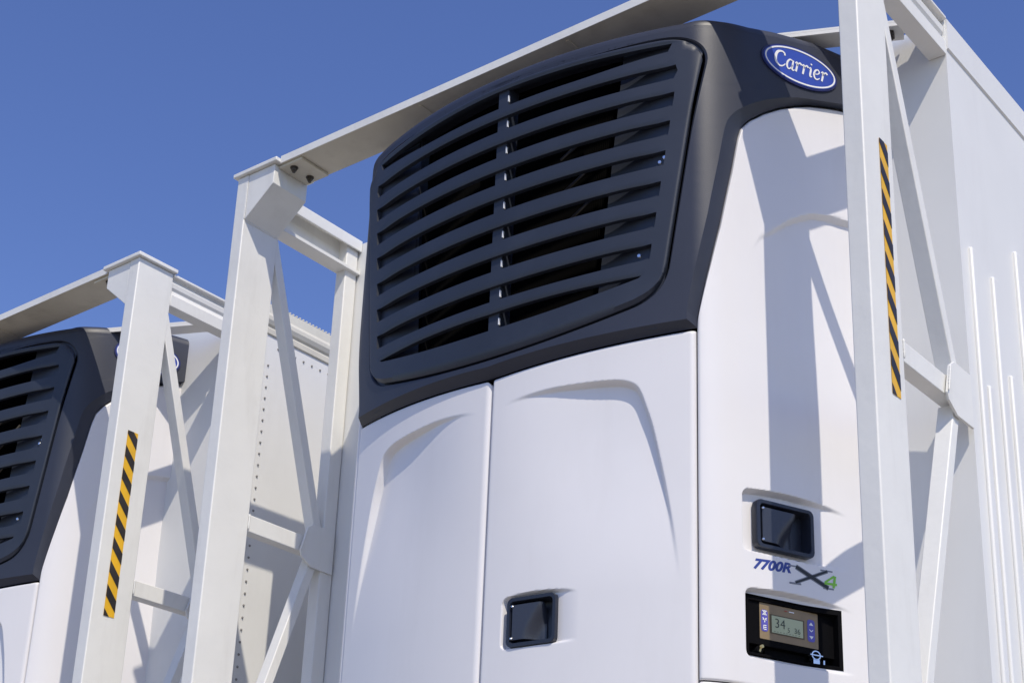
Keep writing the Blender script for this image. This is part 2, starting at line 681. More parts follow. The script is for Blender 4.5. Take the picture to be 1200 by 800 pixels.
def outline_pts():
    """grille outline: right half from the bottom centre to the top centre (h, z)"""
    pts = []
    zbm = lambda h: 1.712 + 0.36 * h * h
    for i in range(0, 30):
        h = 0.375 * i / 29
        pts.append((h, zbm(h)))
    # bottom corner
    z2 = 1.868
    pA, pC, pB = pts[-1], (gw(1.782) + .001, 1.782), (gw(z2), z2)
    for i in range(1, 13):
        t = i / 12
        pts.append(tuple((1 - t) ** 2 * pA[k] + 2 * t * (1 - t) * pC[k] + t * t * pB[k] for k in (0, 1)))
    for i in range(1, 24):
        z = lerp(z2, 2.405, i / 23)
        pts.append((gw(z), z))
    pA, pC, pB = pts[-1], (gw(2.488), 2.488), (0.445, 2.493)
    for i in range(1, 13):
        t = i / 12
        pts.append(tuple((1 - t) ** 2 * pA[k] + 2 * t * (1 - t) * pC[k] + t * t * pB[k] for k in (0, 1)))
    for i in range(1, 24):
        h = 0.445 * (1 - i / 23)
        pts.append((h, 2.493 + 0.004 * (1 - h / 0.445)))
    return pts


OUT = outline_pts()
COFF = 0.016
GC = (0.0, 2.11)


def ztop(h):
    return interp([(0, 2.508), (0.5, 2.513), (0.56, 2.520), (0.6, 2.530), (0.63, 2.545), (0.68, 2.560), (0.736, 2.555)], abs(h))


def ldrop(h, z):
    """the far (left) shoulder of the cowl is rounded lower"""
    a0 = abs(h)
    return interp([(0.47, 0), (0.51, .004), (0.535, .014), (0.56, .036), (0.585, .055), (0.736, .07)], a0) * sm((z - 2.30) / 0.22)


def outer_pts():
    pts = []
    for i in range(0, 40):
        h = 0.522 * i / 39
        pts.append((h, zb(h) + 0.001))
    n = 60
    for i in range(0, n + 1):
        s = lerp(A0, interp(H2A, HMAX), i / n)
        h = interp(A2H, s)
        pts.append((h, interp(EDGE, h) + 0.001))
    for i in range(1, 10):
        pts.append((HMAX, lerp(2.423, ztop(HMAX), i / 9)))
    for i in range(1, 80):
        s = interp(H2A, HMAX) * (1 - i / 79)
        h = interp(A2H, s)
        pts.append((h, ztop(h)))
    return pts


OUTER = outer_pts()


def ang(p):
    return math.atan2(p[0] - GC[0], -(p[1] - GC[1]))     # 0 at the bottom, pi at the top


def by_angle(pts, th):
    best = None
    for p, q in zip(pts, pts[1:]):
        a0, a1 = ang(p), ang(q)
        if a0 <= th <= a1 + 1e-9 and a1 > a0:
            t = (th - a0) / (a1 - a0)
            return (lerp(p[0], q[0], t), lerp(p[1], q[1], t))
    return pts[-1] if th > 1.5 else pts[0]


ths = sorted(set([round(ang(p), 6) for p in OUTER] + [round(ang(p), 6) for p in OUT]))
ths = [t for t in ths if 0 < t < math.pi - 1e-4]
flt = [0.0]
for t in ths:
    if t - flt[-1] > 0.0035:
        flt.append(t)
flt.append(math.pi - 1e-5)
NR = 34
mb = MB()
cols = []
BEV = 0.030
for side in (1, -1):
    for t in flt if side > 0 else flt[1:-1][::-1]:
        pi_, po = by_angle(OUT, t), by_angle(OUTER, t)
        col = []
        # the groove lip: cavity, lip, then out to the border
        L = math.hypot(po[0] - pi_[0], po[1] - pi_[1])
        ux, uz = ((po[0] - pi_[0]) / L, (po[1] - pi_[1]) / L) if L > 1e-6 else (0, 1)
        top = t > ang((HMAX, 2.50))
        seq = [(0, -0.040), (0, COFF - 0.004), (0.0035, COFF)]
        dist = [0.008 + (L - 0.008 - 0.024) * (j / NR) for j in range(NR + 1)] + [L - 0.016, L - 0.008, L]
        for d0 in dist:
            # rounded bevel towards the lower and flank border
            dd = L - d0
            if top:
                bev = 0
            else:
                k_ = sm((dd) / BEV) if dd < BEV else 1
                bev = -(COFF + 0.006) * max(0, 1 - dd / 0.024)
            seq.append((d0, COFF + bev))
        for (d0, off) in seq:
            h = pi_[0] + ux * d0
            z = pi_[1] + uz * d0
            h = max(-HMAX, min(HMAX, h))
            x, y, zz = SP(h, z - (ldrop(h, z) if side < 0 else 0), off)
            if side < 0:
                x = 2 * CX - x
            col.append((x, y, zz))
        cols.append(col)
nc, nr = len(cols), len(cols[0])
mb.add([p for col in cols for p in col], [(i * nr + j, ((i + 1) % nc) * nr + j, ((i + 1) % nc) * nr + j + 1, i * nr + j + 1)
                                           for i in range(nc) for j in range(nr - 1)], 0, True)
cowl = finish(mb, 'cowl', M_COWL, unit, 0, 1e-6, sharp=18)

# cowl roof: rolls over from the top edge and closes back to the trailer
mb = MB()
N = 90
rings = []
hs = [interp(A2H, interp(H2A, HMAX) * abs(i) / N) * (1 if i >= 0 else -1) for i in range(-N, N + 1)]
RR = 0.028
for j in range(7):
    th = R(90 * j / 6)
    rings.append([SP(h, ztop(h) - (ldrop(h, 2.6) if h < 0 else 0) + RR * math.sin(th), COFF - RR * (1 - math.cos(th))) for h in hs])
last = rings[-1]
for f_ in (0.93, 0.8, 0.55, 0.25, 0.0):
    rings.append([(CX + (p[0] - CX) * f_, lerp(3.285, p[1], f_), p[2] + 0.028 * sm((1 - f_) / .5)) for p in last])
n = len(hs)
mb.add([p for r in rings for p in r], [(j * n + i, j * n + i + 1, (j + 1) * n + i + 1, (j + 1) * n + i) for j in range(len(rings) - 1) for i in range(n - 1)], 0, True)
finish(mb, 'cowl_roof', M_COWL, unit, 0, 1e-6)

# --- louvred grille panel
def o_z(u, top):
    """z of the outline's lower or upper edge at the panel coordinate u (0..1)"""
    best = None
    half = [p for p in OUT]
    lst = [(p[0] / gw(p[1]), p[1]) for p in half]
    n_mid = 29 + 12 + 12
    seg = lst[:n_mid] if not top else lst[n_mid - 1:]
    for p, q in zip(seg, seg[1:]):
        lo, hi = sorted((p[0], q[0]))
        if lo <= u <= hi and hi > lo:
            t = (u - p[0]) / (q[0] - p[0])
            return lerp(p[1], q[1], t)
    return None


GAP = 0.0048
SL = [1.835, 1.905, 1.988, 2.070, 2.153, 2.235, 2.314, 2.392, 2.462]   # slot centres at their ends
SLH = [0.0425] * 9
us = sorted(set([round(i / 70, 5) for i in range(0, 64)] + [0.913, 0.9145, 0.925, 0.94, 0.955, 0.965, 0.975, 0.982, 0.988, 0.993, 0.997, 0.9985]))


def slot(k, u):
    """lower and upper z of slot k at |u|"""
    sag = 0.020 * (1 - u * u)
    zc = SL[k] - sag
    hh = SLH[k]
    end = 0.9135
    g_ = 1.0
    if k == 0:
        lo = 1.786 + 0.052 * (u / 0.90) ** 2.2
        hi = 1.838 - 0.005 * (1 - u * u) if u < .9 else lo
        hi = lerp(1.832, 1.842, u)
        if u > 0.88: lo = hi = lerp(1.832, 1.842, u)
        lo = min(lo, hi)
        return lo, hi
    if k == 8:
        hi = lerp(2.476, 2.470, u)
        lo = zc - hh / 2 + 0.012 * sm((u - .4) / .5)
        if u > 0.86: lo = hi
        return min(lo, hi), hi
    if k == 7 and u > 0.905:
        return zc, zc
    # upper edge droops a little towards the blunt end
    if u > end:
        return zc, zc
    return zc - hh / 2, zc + hh / 2 - 0.003 * sm((u - .7) / .2)


mb = MB()
allu = [-u for u in us[::-1] if u > 0] + us
for bnd in range(10):
    rows = 6
    pts = []
    for r_ in range(rows + 1):
        for u in allu:
            au = abs(u)
            zlo = o_z(min(au, .9999), False)
            zhi = o_z(min(au, .9999), True)
            if zlo is None: zlo = o_z(0.9999, False) or 1.868
            if zhi is None: zhi = o_z(0.9999, True) or 2.405
            zlo += GAP; zhi -= GAP
            lo = zlo if bnd == 0 else slot(bnd - 1, au)[1]
            hi = zhi if bnd == 9 else slot(bnd, au)[0]
            lo = max(min(lo, zhi), zlo); hi = max(min(hi, zhi), zlo)
            hi = max(lo, hi)
            t = r_ / rows
            z = lerp(lo, hi, t)
            h = u * (gw(z) - GAP)
            off = COFF + 0.006
            e = min(z - zlo, zhi - z, (1 - au) * 0.5 + 0.0001)
            off += roll(e, 0.007)
            if au < 0.9 and 0 < bnd:
                # slat: top edge leans inward a little
                off += -0.0025 * sm((0.25 - (z - lo) / 0.034) / 0.25) * sm((.92 - au) / .08)
            pts.append(SP(h, z, off))
    m = len(allu)
    mb.add(pts, [(j * m + i, j * m + i + 1, (j + 1) * m + i + 1, (j + 1) * m + i) for j in range(rows) for i in range(m - 1)], 0, True)
grille = finish(mb, 'louvred_grille', M_GRILLE, unit, 0.013, 2e-5, sharp=35)

# --- behind the louvres
def baffle_off(au):
    """ramps from just behind the louvres at their ends to deep next to the coil"""
    return lerp(-0.016, 0.008, sm((au - 0.62) / 0.30))


for side in (1, -1):
    mb = MB()
    zs_ = [1.705 + i * (2.49 - 1.705) / 24 for i in range(25)]
    pts = []
    for z in zs_:
        for i in range(19):
            au = lerp(0.62, 0.985, i / 18)
            pts.append(SP(au * gw(z) * side, z, baffle_off(au)))
    mb.add(pts, [(j * 19 + i, j * 19 + i + 1, (j + 1) * 19 + i + 1, (j + 1) * 19 + i) for j in range(24) for i in range(18)], 0, True)
    mb.add([p for z in (1.705, 2.49) for p in (SP(.62 * gw(z) * side, z, -.026), SP(.62 * gw(z) * side, z, -.055))], [(0, 1, 3, 2)], 1)  # inner wall coloured black: shade put into the colour where sun would catch
    finish(mb, 'side_baffle', [M_GRILLE, M_DEEP], unit, 0, 1e-6)
mb = MB()
for i in range(-22, 22):
    h0, h1 = i * .025, (i + 1) * .025
    mb.add([SP(h0, 1.66, -.056), SP(h1, 1.66, -.056), SP(h1, 2.50, -.056), SP(h0, 2.50, -.056)], [(0, 1, 2, 3)])
i = 0
while i < 130:       # coil fins
    h = -0.32 + i * 0.005
    mb.add([SP(h, 1.68, -.056), SP(h, 1.68, -.046), SP(h, 2.49, -.046), SP(h, 2.49, -.056)], [(0, 1, 2, 3)])
    i += 1
mb.add([SP(h, 1.665, o_) for o_ in (-.10, .0) for h in (-.55, -.3, 0, .3, .55)], [(i, i + 1, 6 + i, 5 + i) for i in range(4)])
mb.add([SP(h, 2.502, o_) for o_ in (-.10, .0) for h in (-.55, -.3, 0, .3, .55)], [(i, i + 1, 6 + i, 5 + i) for i in range(4)])
mb.build('condenser_coil', M_DEEP, unit)


def strip(h0, h1, z0, z1, o0, o1, mb):
    vs = [SP(h, z, o_) for z in (z0, z1) for o_ in (o0, o1) for h in (h0, h1)]
    mb.add(vs, [(0, 1, 3, 2), (4, 6, 7, 5), (0, 4, 5, 1), (2, 3, 7, 6), (0, 2, 6, 4), (1, 5, 7, 3)])


mb = MB(); strip(-0.004, 0.028, 1.75, 2.485, -0.030, 0.012, mb)
mul = mb.build('mullion', M_GRILLE, unit)
for k in range(0, 9):
    mb = MB()
    zc = slot(k, 0)[0] + .5 * (slot(k, 0)[1] - slot(k, 0)[0])
    strip(0.0262, 0.0286, zc - .008, zc + .010, 0.008, 0.0130, mb)
    mb.build('painted_glint', M_LET, mul)  # glints along the mullion edge, painted as short white strips
mb = MB(); strip(-0.333, -0.325, 1.75, 2.49, -0.04, -0.014, mb)
mb.build('grille_support', M_GRILLE, unit)
mb = MB()
for (h, z) in ((0.441, 2.145), (0.452, 2.156), (0.393, 1.902)):
    mb = MB()
    o_ = baffle_off(h / gw(z))
    mb.cyl(SP(h, z, o_ - .001), SP(h, z, o_ + .005), .0042, 8)
    mb.build('baffle_screw', M_STEEL, unit)
for (p, q) in (((0.12, 2.12), (0.30, 2.235)), ((0.14, 2.035), (0.28, 2.125)), ((0.16, 2.25), (0.24, 2.29))):
    mb = MB()
    mb.cyl(SP(p[0], p[1], -.040), SP(q[0], q[1], -.03), .0038, 8)
    mb.build('coil_pipe', M_ROD, unit)


# --- badge and lettering on the flat flank
def flat(o_s, o_z, off=0.0, slope=0.0):
    def f(x, y, lift=0.0):
        return on_side(o_s + x, o_z + y + slope * x, off + lift)
    return f


def disc(f, rx, rz, lift, n=72, thick=0.004):
    mb = MB()
    top = [f(rx * math.cos(2 * math.pi * i / n), rz * math.sin(2 * math.pi * i / n), lift) for i in range(n)]
    bot = [f(rx * math.cos(2 * math.pi * i / n), rz * math.sin(2 * math.pi * i / n), lift - thick) for i in range(n)]
    mb.add(top + bot, [tuple(range(n))] + [(i, (i + 1) % n, n + (i + 1) % n, n + i) for i in range(n)])
    return mb


def ringm(f, rx, rz, w, lift, n=72):
    mb = MB()
    a_ = [f(rx * math.cos(2 * math.pi * i / n), rz * math.sin(2 * math.pi * i / n), lift) for i in range(n)]
    b_ = [f((rx - w) * math.cos(2 * math.pi * i / n), (rz - w) * math.sin(2 * math.pi * i / n), lift) for i in range(n)]
    mb.add(a_ + b_, [(i, (i + 1) % n, n + (i + 1) % n, n + i) for i in range(n)])
    return mb


BS = (0.6600 - PA[0]) * ALEN
bf = flat(BS, 2.479, COFF, slope=0.0)
badge = disc(bf, 0.1165, 0.0565, 0.004, thick=0.004).build('oval_badge', M_NAVY, unit)
disc(bf, 0.1110, 0.0520, 0.0052, thick=0.0012).build('badge_face', M_BLUE, badge)
ringm(bf, 0.1085, 0.0495, 0.0045, 0.0062).build('badge_rim', M_LET, badge)


def stroke(mb, f, pts, ws, lift, mi=0):
    """ribbon through 2D points with a half width at each"""
    P = [Vector(p) for p in pts]
    # smooth the polyline
    Q, Wd = [], []
    for i in range(len(P) - 1):
        p0 = P[max(0, i - 1)]; p1 = P[i]; p2 = P[i + 1]; p3 = P[min(len(P) - 1, i + 2)]
        for k in range(6):
            t = k / 6
            q = 0.5 * ((2 * p1) + (p2 - p0) * t + (2 * p0 - 5 * p1 + 4 * p2 - p3) * t * t + (-p0 + 3 * p1 - 3 * p2 + p3) * t ** 3)
            Q.append(q); Wd.append(lerp(ws[i], ws[i + 1], t))
    Q.append(P[-1]); Wd.append(ws[-1])
    vs = []
    for i, q in enumerate(Q):
        d = (Q[min(i + 1, len(Q) - 1)] - Q[max(i - 1, 0)])
        d = d.normalized() if d.length > 1e-9 else Vector((1, 0))
        n_ = Vector((-d.y, d.x)) * Wd[i]
        vs += [f(q.x + n_.x, q.y + n_.y, lift), f(q.x - n_.x, q.y - n_.y, lift)]
    mb.add(vs, [(2 * i, 2 * i + 1, 2 * i + 3, 2 * i + 2) for i in range(len(Q) - 1)], mi)


# letters drawn in a 1-high em, x = advance
LET = {
    'C': (0.86, [([(0.74, 0.78), (0.70, 0.93), (0.50, 1.0), (0.22, 0.88), (0.09, 0.55), (0.16, 0.20), (0.42, 0.02), (0.66, 0.10), (0.80, 0.26)],
                  [.055, .06, .055, .085, .10, .085, .055, .04, .03])]),
    'a': (0.62, [([(0.46, 0.62), (0.26, 0.66), (0.10, 0.46), (0.07, 0.20), (0.17, 0.04), (0.32, 0.10), (0.46, 0.34)], [.04, .05, .065, .07, .055, .04, .035]),
                 ([(0.50, 0.66), (0.46, 0.34), (0.44, 0.10), (0.52, 0.02), (0.62, 0.10)], [.06, .065, .065, .045, .025])]),
    'r': (0.50, [([(0.02, 0.54), (0.12, 0.64), (0.18, 0.56), (0.15, 0.30), (0.10, 0.02)], [.025, .05, .07, .07, .065]),
                 ([(0.17, 0.40), (0.26, 0.58), (0.38, 0.66), (0.48, 0.56)], [.035, .045, .055, .075])]),
    'i': (0.34, [([(0.04, 0.54), (0.14, 0.62), (0.17, 0.46), (0.13, 0.16), (0.17, 0.03), (0.28, 0.10)], [.025, .055, .07, .07, .05, .025]),
                 ([(0.17, 0.82), (0.21, 0.90)], [.06, .06])]),
    'e': (0.56, [([(0.10, 0.32), (0.34, 0.38), (0.45, 0.52), (0.34, 0.66), (0.16, 0.56), (0.07, 0.28), (0.17, 0.05), (0.34, 0.03), (0.50, 0.16)],
                  [.03, .035, .05, .045, .06, .07, .06, .045, .025])]),
}
mb = MB()
x = 0.0
em = 0.046
tot = sum(LET[ch][0] for ch in 'Carrier')
for ch in 'Carrier':
    for pts, ws in LET[ch][1]:
        q = [((x + p[0] + 0.10 * p[1] - tot / 2) * em * 0.92, (p[1] - 0.42) * em * (1.0)) for p in pts]
        stroke(mb, bf, q, [w_ * em * 0.88 for w_ in ws], 0.0062)
    x += LET[ch][0]
mb.build('badge_lettering', M_LET, badge)


def text_mb(txt, f, size, lift, shear=0.0, bold=0.0, sx=1.0, mb=None, mi=0, centre=True, thick=0.0):
    cu = bpy.data.curves.new('tmp', 'FONT')
    cu.body = txt
    cu.size = 1
    cu.shear = shear
    cu.offset = bold
    cu.resolution_u = 4
    if centre:
        cu.align_x = 'CENTER'
        cu.align_y = 'CENTER'
    o = bpy.data.objects.new('tmp', cu)
    COL.objects.link(o)
    dg = bpy.context.evaluated_depsgraph_get()
    me = bpy.data.meshes.new_from_object(o.evaluated_get(dg))
    mb = mb or MB()
    mb.add([f(v.co.x * size * sx, v.co.y * size, lift) for v in me.vertices], [tuple(p.vertices) for p in me.polygons], mi)
    bpy.data.objects.remove(o)
    bpy.data.curves.remove(cu)
    bpy.data.meshes.remove(me)
    return mb


# model lettering "7700R"
tf = flat(0.041, 1.1555, 0.0, slope=0.075)
text_mb('7700R', tf, 0.0310, 0.0004, shear=0.30, bold=0.045, sx=1.24).build('model_lettering', M_BLUET, unit)
# the X4 emblem
xf = flat(0.150, 1.1495, 0.0, slope=0.06)
mb = MB()


def bar(mb, f, p, q, w0, w1, lift, mi=0):
    d = Vector((q[0] - p[0], q[1] - p[1])).normalized()
    n_ = Vector((-d.y, d.x))
    mb.add([f(p[0] + n_.x * w0, p[1] + n_.y * w0, lift), f(p[0] - n_.x * w0, p[1] - n_.y * w0, lift),
            f(q[0] - n_.x * w1, q[1] - n_.y * w1, lift), f(q[0] + n_.x * w1, q[1] + n_.y * w1, lift)], [(0, 1, 2, 3)], mi)


XT, XB = .0200, -.0190
bar(mb, xf, (-.043, XT), (.045, XB), .0062, .0062, .0003, 1)
bar(mb, xf, (-.046, XB + .002), (.044, XT), .0042, .0042, .0003, 1)
bar(mb, xf, (-.043, XT), (.045, XB), .0040, .0040, .0006)
bar(mb, xf, (-.045, XB + .002), (.043, XT), .0024, .0024, .0008)
bar(mb, xf, (-.062, XT + .0005), (-.032, XT + .0005), .0018, .0018, .0005, 1)
bar(mb, xf, (.024, XT + .0005), (.058, XT + .0005), .0018, .0018, .0005, 1)
bar(mb, xf, (-.062, XB), (-.030, XB), .0022, .0022, .0005, 1)
bar(mb, xf, (.030, XB - .001), (.060, XB - .001), .0020, .0020, .0005, 1)
em_ = mb.build('emblem', [M_BLKT, M_GREYT], unit)
mb = MB()
g4 = flat(0.184, 1.1345, 0.0, slope=0.06)
bar(mb, g4, (.0250, .0), (.0305, .028), .0032, .0032, .0010)
bar(mb, g4, (.0275, .0275), (.0015, .0105), .0024, .0024, .0008)
bar(mb, g4, (.0, .0085), (.0345, .0085), .0028, .0028, .0012)
mb.build('emblem_number', M_GREEN, em_)

# --- control panel, set in its pocket
cw0, cw1, cz0, cz1 = -0.0195, 0.2275, 0.9535, 1.0855


def cp(x, y, lift=0.0):
    return on_side(x, y, -0.016 + lift)


def rect(mb, f, x0, x1, y0, y1, lift, mi=0, rad=0.0):
    if rad:
        pts = []
        for (cx_, cy_, t0) in ((x1 - rad, y1 - rad, 0), (x0 + rad, y1 - rad, 90), (x0 + rad, y0 + rad, 180), (x1 - rad, y0 + rad, 270)):
            for i in range(5):
                t = R(t0 + 22.5 * i)
                pts.append((cx_ + rad * math.cos(t), cy_ + rad * math.sin(t)))
        mb.add([f(p[0], p[1], lift) for p in pts], [tuple(range(len(pts)))], mi)
    else:
        mb.add([f(x0, y0, lift), f(x1, y0, lift), f(x1, y1, lift), f(x0, y1, lift)], [(0, 1, 2, 3)], mi)


mb = MB()
# tray: rim, walls and floor
n = 14
for (xa, za, xb, zb_) in ((cw0, cz0, cw1, cz0), (cw1, cz0, cw1, cz1), (cw1, cz1, cw0, cz1), (cw0, cz1, cw0, cz0)):
    mb.add([on_side(xa, za, -.0105), on_side(xb, zb_, -.0105), on_side(xb, zb_, -.040), on_side(xa, za, -.040)], [(0, 1, 2, 3)])
mb.add([on_side(lerp(cw0, cw1, i / n), z, -.036) for z in (cz0, cz1) for i in range(n + 1)], [(i, i + 1, n + 2 + i, n + 1 + i) for i in range(n)])
# raised console around the display
def block(mb, x0, x1, y0, y1, o0, o1, mi=0):
    vs = [on_side(x, y, o_) for o_ in (o0, o1) for y in (y0, y1) for x in (x0, x1)]
    mb.add(vs, [(0, 1, 3, 2), (4, 6, 7, 5), (0, 4, 5, 1), (2, 3, 7, 6), (0, 2, 6, 4), (1, 5, 7, 3)], mi)


block(mb, cw0 + .003, cw1 - .003, 0.980, 1.083, -.036, -.019)
block(mb, 0.040, 0.150, 0.962, 0.976, -.036, -.030)
lip = []


def lip_off(x, z):
    o_ = scoop(x, z, -0.030, 0.268, 0.942, 1.098, 0.016, ramp=0.007, arch=0.014)
    return o_ + 0.0012


per = []
for (xa, za, xb, zb_) in ((cw0, cz0, cw1, cz0), (cw1, cz0, cw1, cz1), (cw1, cz1, cw0, cz1), (cw0, cz1, cw0, cz0)):
    for k in range(24):
        per.append((lerp(xa, xb, k / 24), lerp(za, zb_, k / 24)))
xm, zm = (cw0 + cw1) / 2, (cz0 + cz1) / 2
vs = []
for (x, z) in per:
    ox = max(-1, min(1, (x - xm) / ((cw1 - cw0) / 2))) * .0036
    oz = max(-1, min(1, (z - zm) / ((cz1 - cz0) / 2))) * .0030
    lo_ = lip_off(x, z)
    vs += [on_side(x + ox, z + oz, lo_ - .0015), on_side(x + ox * .8, z + oz * .8, lo_), on_side(x - ox * 2.2, z - oz * (3.2 if oz > 0 else 1.9), lo_), on_side(x - ox * 2.2, z - oz * (3.2 if oz > 0 else 1.9), -.036)]
n_ = len(per)
mb.add(vs, [(4 * i + k, 4 * ((i + 1) % n_) + k, 4 * ((i + 1) % n_) + k + 1, 4 * i + k + 1) for i in range(n_) for k in range(3)])
ctrl = mb.build('control_panel', M_BLACK, unit, bevel=0.0)
ZS = on_side
mb = MB()
rect(mb, lambda x, y, l: on_side(x, y, -.0186 + l), 0.020, 0.177, 0.9945, 1.0750, 0, 0, 0.002)
scr = mb.build('display_fascia', M_GOLD, ctrl)
sl = lambda x, y, l=0: on_side(x, y, -.0178 + l)
mb = MB(); rect(mb, sl, 0.047, 0.139, 1.0100, 1.0530, 0, 0)
mb.build('display_bezel', mat('dark_olive', (0.09, 0.065, 0.03), 0.5), ctrl)
mb = MB(); rect(mb, sl, 0.051, 0.135, 1.0125, 1.0505, .0006, 0)
mb.build('lcd_screen', M_LCD, ctrl)
mb = text_mb('34', lambda x, y, l: sl(0.073 + x, 1.0335 + y, l), 0.0300, .0012, sx=1.0, bold=-0.008)
text_mb('5', lambda x, y, l: sl(0.096 + x, 1.0235 + y, l), 0.0150, .0012, mb=mb, bold=-0.01)
text_mb('36', lambda x, y, l: sl(0.119 + x, 1.0245 + y, l), 0.0175, .0012, mb=mb, bold=-0.008)
for i in range(9):
    rect(mb, sl, 0.056 + i * .0082, 0.0605 + i * .0082, 1.0150, 1.0158, .0012)
mb.build('lcd_digits', M_LCDT, ctrl)
for r_ in ((0.0235, 0.0415, 1.0115, 1.0600), (0.1475, 0.1675, 1.0085, 1.0585)):
    mb = MB()
    rect(mb, sl, *r_, 0, 0, .006)
    mb.build('key_strip', M_VIO, ctrl)
mb = MB()
kx = 0.0325
for (zc, kind) in ((1.0530, 0), (1.0365, 1), (1.0205, 2)):
    mb = MB()
    if kind == 0:
        for dz in (-.0042, .0042):
            bar(mb, sl, (kx - .0060, zc + dz), (kx + .0060, zc + dz), .0010, .0010, .0006)
        bar(mb, sl, (kx - .004, zc + .004), (kx + .004, zc - .004), .0012, .0012, .0006)
        bar(mb, sl, (kx - .004, zc - .004), (kx + .004, zc + .004), .0012, .0012, .0006)
    elif kind == 1:
        bar(mb, sl, (kx - .0050, zc + .0050), (kx, zc), .0013, .0013, .0006)
        bar(mb, sl, (kx + .0050, zc + .0050), (kx, zc), .0013, .0013, .0006)
        bar(mb, sl, (kx, zc), (kx, zc - .005), .0013, .0013, .0006)
        bar(mb, sl, (kx - .005, zc + .0005), (kx + .005, zc + .0005), .0008, .0008, .0006)
    else:
        rect(mb, sl, kx - .0045, kx + .0045, zc - .0055, zc - .0035, .0006)
        rect(mb, sl, kx - .0045, kx + .0045, zc - .0012, zc + .0008, .0006)
        rect(mb, sl, kx - .0045, kx + .0045, zc + .0032, zc + .0052, .0006)
        rect(mb, sl, kx - .0045, kx - .0025, zc - .0055, zc + .0052, .0006)
    mb.build('key_symbol', M_LET, ctrl)
kx = 0.1575
mb = MB()
mb.add([sl(kx - .006, 1.0455, .0006), sl(kx + .006, 1.0455, .0006), sl(kx, 1.0525, .0006)], [(0, 1, 2)])
mb.build('key_symbol', M_LET, ctrl)
mb = MB()
mb.add([sl(kx - .006, 1.0215, .0006), sl(kx + .006, 1.0215, .0006), sl(kx, 1.0145, .0006)], [(0, 1, 2)])
mb.build('key_symbol', M_LET, ctrl)
mb = MB()
mb.add([sl(kx + .005, 1.0370, .0006), sl(kx, 1.0330, .0006), sl(kx - .005, 1.0370, .0006), sl(kx - .005, 1.0345, .0006), sl(kx, 1.0305, .0006), sl(kx + .005, 1.0345, .0006)],
       [(0, 1, 4, 5), (1, 2, 3, 4)])
mb.build('key_symbol', M_LET, ctrl)
mb = MB(); rect(mb, sl, 0.098, 0.112, 1.0650, 1.0672, .0006)
mb.build('indicator_mark', M_LET, ctrl)
mb = MB(); rect(mb, sl, 0.086, 0.093, 1.0652, 1.0674, .0006)
mb.build('indicator_lamp', M_REDD, ctrl)
mb = MB()
mb.cyl(on_side(0.020, 0.970, -.036), on_side(0.020, 0.970, -.018), .0085, 18)
lock = mb.build('lock_barrel', M_BLACK, ctrl)
mb = MB()
bar(mb, lambda x, y, l: on_side(x, y, -.017 + l), (0.018, 0.964), (0.022, 0.975), .0022, .0022, 0)
mb.cyl(on_side(0.0222, 0.9755, -.018), on_side(0.0222, 0.9755, -.012), .0036, 10)
mb.build('key', M_BRASS, ctrl)
mb = MB()
# steel draw latch at the lower right
n = 20
for rr, r2 in ((.0125, .0095),):
    A_ = [on_side(0.165 + rr * math.cos(2 * math.pi * i / n), 0.9785 + rr * .85 * math.sin(2 * math.pi * i / n), -.012) for i in range(n)]
    B_ = [on_side(0.165 + r2 * math.cos(2 * math.pi * i / n), 0.9785 + r2 * .85 * math.sin(2 * math.pi * i / n), -.012) for i in range(n)]
    C_ = [on_side(0.165 + rr * math.cos(2 * math.pi * i / n), 0.9785 + rr * .85 * math.sin(2 * math.pi * i / n), -.026) for i in range(n)]
    mb.add(A_ + B_ + C_, [(i, (i + 1) % n, n + (i + 1) % n, n + i) for i in range(n)] + [(i, (i + 1) % n, 2 * n + (i + 1) % n, 2 * n + i) for i in range(n)])
block(mb, 0.157, 0.174, 0.956, 0.969, -.030, -.012)
block(mb, 0.148, 0.182, 0.9770, 0.9795, -.024, -.0105)
block(mb, 0.184, 0.188, 0.958, 0.970, -.036, -.012)
mb.build('draw_latch', M_STEEL, ctrl)

# ------------------------------------------------------------------ steel frame
frame = thing('steel_frame', (CX, 3.0, GZ),
              'white steel guard frame around the nearer unit, its beam running across the top',
              'steel frame', 'steel guard frames on trailer fronts')
ZT = 2.585
YF = 2.758
XL0, XL1 = -3.312, -3.268
XR0, XR1 = -1.348, -1.302


def channel_post(x0, x1, y0, y1, z0, z1, parent, name='front_post'):
    mb = MB(); mb.box(x0, x1, y0, y1, z0, z1)
    return mb.build(name, M_FRAME, parent, bevel=0.0035, seg=3)


postL = channel_post(XL0, XL1, YF, 2.897, GZ, ZT - .001, frame)
postR = channel_post(XR0, XR1, YF, 2.897, GZ, ZT - .001, frame)
channel_post(XL0 + .001, XL1 - .001, 3.190, 3.240, GZ, ZT - .004, frame, 'rear_post')
for (xa, xb, x0, x1) in ((XL1 + .001, -3.158, -3.324, -3.142), (XR0 - .001, -1.458, -1.474, -1.290)):
    mb = MB()
    mb.prism([(xa, ZT - .002), (xb, ZT - .002), (xb, 2.520), (xa, 2.432)], 1, YF + .002, 2.895)
    mb.build('corner_bracket', M_FRAME, frame, bevel=0.002)
    mb = MB()
    mb.box(x0, x1, YF - .010, 2.905, ZT, ZT + .013)
    mb.build('cap_plate', M_FRAME, frame, bevel=0.002)
# top beam: shallow upturned channel
mb = MB()
bx0, bx1 = -3.1415, -1.4745
mb.box(bx0, bx1, 2.768, 2.894, ZT - .002, ZT + .006)
mb.box(bx0, bx1, 2.768, 2.776, ZT + .006, ZT + .020)
mb.box(bx0, bx1, 2.886, 2.894, ZT + .006, ZT + .020)
tb = mb.build('top_beam', M_BEAM, frame)
